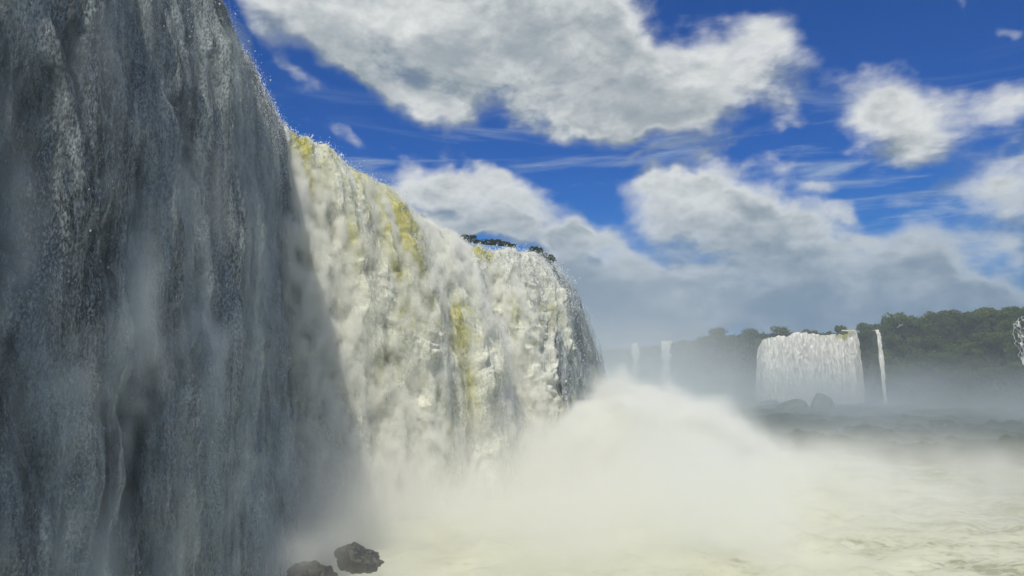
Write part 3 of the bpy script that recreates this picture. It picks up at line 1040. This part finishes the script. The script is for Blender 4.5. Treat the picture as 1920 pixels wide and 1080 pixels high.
def mist(name, label, lo, hi, res, build, col=(.98, .985, .945), aniso=.0, geo=None):
    """a cloud of spray: a real volume whose density is a field in the place"""
    gt = bpy.data.node_groups.new(name, 'GeometryNodeTree')
    gt.interface.new_socket('Geometry', in_out='INPUT', socket_type='NodeSocketGeometry')
    gt.interface.new_socket('Geometry', in_out='OUTPUT', socket_type='NodeSocketGeometry')
    gn = NT(gt)
    pos = gn.n('GeometryNodeInputPosition').outputs[0]
    sx = gn.n('ShaderNodeSeparateXYZ', {0: pos})
    den = build(gn, pos, sx.outputs[0], sx.outputs[1], sx.outputs[2])
    vc = gn.n('GeometryNodeVolumeCube', {'Density': den, 'Min': lo, 'Max': hi, 'Resolution X': res[0], 'Resolution Y': res[1], 'Resolution Z': res[2]})
    m, t = new_mat(name)
    pv = t.n('ShaderNodeVolumePrincipled', {'Color': rgb(*col), 'Density': 1.0, 'Anisotropy': aniso})
    t.n('ShaderNodeOutputMaterial', {'Volume': pv.outputs[0]})
    sm = gn.n('GeometryNodeSetMaterial', {'Geometry': vc.outputs[0], 'Material': m})
    go_ = gn.n('NodeGroupOutput')
    gt.links.new(sm.outputs[0], go_.inputs[0])
    me = mesh_np(name, geo[0], geo[1]) if geo else bpy.data.meshes.new(name)
    me.materials.append(m)
    o = obj(name, me)
    md = o.modifiers.new('mist', 'NODES')
    md.node_group = gt
    tag(o, label, 'mist', kind='stuff')
    return o


def ell(gn, pos, c, r, warp=None):
    v = gn.vmath('SUBTRACT', pos, c)
    v = gn.vmath('DIVIDE', v, r)
    return gn.vmath('LENGTH', v)


def plume_density(gn, pos, x, y, z):
    nz = gn.noise(gn.vmath('MULTIPLY', pos, (1, 1, 1.2)), .10, 6, .64, .6)
    nf = nz.outputs[0]
    wv = gn.vmath('ADD', pos, gn.scale(gn.vmath('SUBTRACT', nz.outputs[1], (.5, .5, .5)), 22.0))
    # main mound of spray thrown up in front of the falls, with two shoulders and the low part that drifts away
    a = gn.rng(ell(gn, wv, (17, 116, -17), (16, 26, 16.6)), 1.02, .84)
    ab = gn.rng(ell(gn, wv, (25, 108, -18), (15, 24, 14.4)), 1.02, .72)
    ac = gn.rng(ell(gn, wv, (5, 114, -17), (13, 20, 14.5)), 1.02, .7)
    a2 = gn.rng(ell(gn, wv, (15, 84, -19), (19, 34, 13)), 1.05, .65)
    a3 = gn.rng(ell(gn, wv, (46, 100, -19), (42, 46, 11.5)), 1.05, .3)
    core = gn.math('MULTIPLY', a, .55)
    core = gn.math('MAXIMUM', core, gn.math('MULTIPLY', ab, .50))
    core = gn.math('MAXIMUM', core, gn.math('MULTIPLY', ac, .22))
    ad = gn.rng(ell(gn, wv, (-7, 76, -19), (15, 18, 11)), 1.05, .4)
    core = gn.math('MAXIMUM', core, gn.math('MULTIPLY', ad, .10))
    core = gn.math('MAXIMUM', core, gn.math('MULTIPLY', gn.rng(ell(gn, wv, (-10, 50, -15), (9, 9, 5.5)), 1.0, .3), .13))
    core = gn.math('MAXIMUM', core, gn.math('MULTIPLY', a2, .16))
    core = gn.math('MAXIMUM', core, gn.math('MULTIPLY', a3, .065))
    # thin spray along the foot of the falls and over the water
    lowz = gn.rng(z, -2.0, -15.0)
    near = gn.rng(x, 26.0, -6.0)
    yy = gn.rng(y, 48.0, 62.0)
    foot = gn.math('MULTIPLY', gn.math('MULTIPLY', lowz, near), gn.math('MULTIPLY', yy, .07))
    skin = gn.math('MULTIPLY', gn.rng(z, -7.0, -15.0), gn.math('MULTIPLY', gn.rng(y, 90.0, 118.0, .022, .04), gn.rng(y, 150.0, 122.0, .35, 1.0)))
    # faint veil drifting up
    veil = gn.math('MULTIPLY', gn.rng(ell(gn, wv, (28, 150, 6), (26, 40, 28)), 1.0, .2), .006)
    n_ = gn.rng(nf, .36, .60, .12, 1.4)
    s_ = gn.math('ADD', gn.math('ADD', gn.math('ADD', core, skin), foot), veil)
    s_ = gn.math('MULTIPLY', s_, n_)
    # fade out at the sides of the box
    e = gn.math('MULTIPLY', gn.rng(x, 108.0, 80.0), gn.rng(y, 200.0, 180.0))
    e = gn.math('MULTIPLY', e, gn.rng(y, 40.5, 48.0))
    return gn.math('MULTIPLY', s_, e)


mist('mist', 'bright cloud of spray rising from the foot of the falls', (-26, 40, -17), (110, 202, 36), (136, 150, 50), plume_density)


def coarse(lip, throw, nu_=60, nt_=50):
    B, *_ = fall_surface(lip, nu_, nt_, throw, FOOT, 4.0, 5)
    return B.reshape(-1, 3), grid_faces(nu_, nt_)


MID_TH = [(0, 6), (.2, 8), (.3, 7), (.42, 9.0), (.55, 7.5), (.75, 10.0), (1, 8)]
END_TH = [(0, 5), (.4, 5.5), (.6, 9), (.8, 11), (1, 11)]
c1, f1 = coarse(mid_lip, MID_TH)
c2, f2 = coarse(end_lip[:5], [(0, 5), (1, 5.5)])
CO = (np.concatenate([c1, c2]), np.concatenate([f1, f2 + len(c1)]))


def puff_density(gn, pos, x, y, z):
    gin = gn.n('NodeGroupInput')
    px_ = gn.n('GeometryNodeProximity', target_element='FACES')
    gn.t.links.new(gin.outputs[0], px_.inputs[0])
    dist = px_.outputs['Distance']
    st = gn.vmath('MULTIPLY', pos, (1, 1, .6))
    n1_ = gn.noise(st, .62, 6, .62, .5).outputs[0]
    n2_ = gn.noise(gn.vmath('MULTIPLY', pos, (1, 1, .3)), .25, 3, .5, .4).outputs[0]
    rel_ = gn.math('SUBTRACT', z, gn.math('SUBTRACT', 27.0, gn.math('MULTIPLY', gn.math('SUBTRACT', y, 80.0), .17)))
    down = gn.rng(rel_, -1.5, -16.0)
    f = gn.math('ADD', gn.math('MULTIPLY', gn.rng(n1_, .40, .62), 1.9), gn.math('MULTIPLY', gn.rng(n2_, .38, .62), 1.5))
    t_ = gn.math('SUBTRACT', gn.math('MULTIPLY', f, gn.rng(down, 0, 1, .55, 1.0)), dist)
    den = gn.math('MULTIPLY', gn.rng(t_, .35, 1.35), gn.rng(down, 0, 1, 2.4, 1.3))
    return gn.math('MULTIPLY', den, gn.rng(rel_, -1.5, -6.5))


mist('spray', 'white billows of spray wrapping the sunlit falls', (-32, 72, -15), (18, 132, 27), (132, 156, 108), puff_density, aniso=.0, geo=CO, col=(.985, .985, .935))


c3, f3 = coarse(near_lip, [(0, 5.5), (.75, 6.0), (.9, 5.0), (1, 3.5)])


def near_density(gn, pos, x, y, z):
    gin = gn.n('NodeGroupInput')
    px_ = gn.n('GeometryNodeProximity', target_element='FACES')
    gn.t.links.new(gin.outputs[0], px_.inputs[0])
    dist = px_.outputs['Distance']
    n1_ = gn.noise(gn.vmath('MULTIPLY', pos, (1, 1, .28)), .42, 5, .6, .5).outputs[0]
    f = gn.math('MULTIPLY', gn.rng(n1_, .42, .66), 3.2)
    t_ = gn.math('SUBTRACT', f, dist)
    den = gn.math('MULTIPLY', gn.rng(t_, .4, 2.2), gn.rng(z, 20.0, -8.0, .10, .48))
    return gn.math('MULTIPLY', den, gn.math('MULTIPLY', gn.rng(y, 22.0, 30.0), gn.rng(z, 24.0, 14.0)))


mist('spray', 'dim drifts of spray in front of the shaded nearest waterfall', (-28, 20, -15), (-10, 62, 24), (44, 104, 80), near_density, aniso=.2, col=(.88, .95, .98), geo=(c3, f3))  # bluish spray colour counters warm bounce, shade painted into the volume


def bank_density(gn, pos, x, y, z):
    nz = gn.noise(gn.vmath('MULTIPLY', pos, (1, 1, 1.6)), .022, 5, .58, .5)
    lz = gn.rng(z, 14.0, -14.0)
    lz = gn.math('POWER', lz, 1.5)
    n_ = gn.rng(nz.outputs[0], .36, .62, .15, 1.5)
    s_ = gn.math('MULTIPLY', gn.math('MULTIPLY', lz, n_), .0095)
    left = gn.math('MULTIPLY', gn.rng(ell(gn, pos, (70, 430, -5), (90, 160, 50)), 1.0, .2), .010)
    s_ = gn.math('ADD', s_, left)
    e = gn.math('MULTIPLY', gn.rng(y, 140.0, 190.0), gn.rng(y, 700.0, 600.0))
    e = gn.math('MULTIPLY', e, gn.math('MULTIPLY', gn.rng(x, -60.0, -20.0), gn.rng(x, 400.0, 340.0)))
    return gn.math('MULTIPLY', s_, e)


mist('mist', 'mist lying over the river below the far cliff, its colour greyed to stand for shade', (-60, 138, -17), (400, 700, 50), (92, 110, 33), bank_density, col=(.66, .74, .78))  # absorbing grey colour stands in for cloud shade on the mist
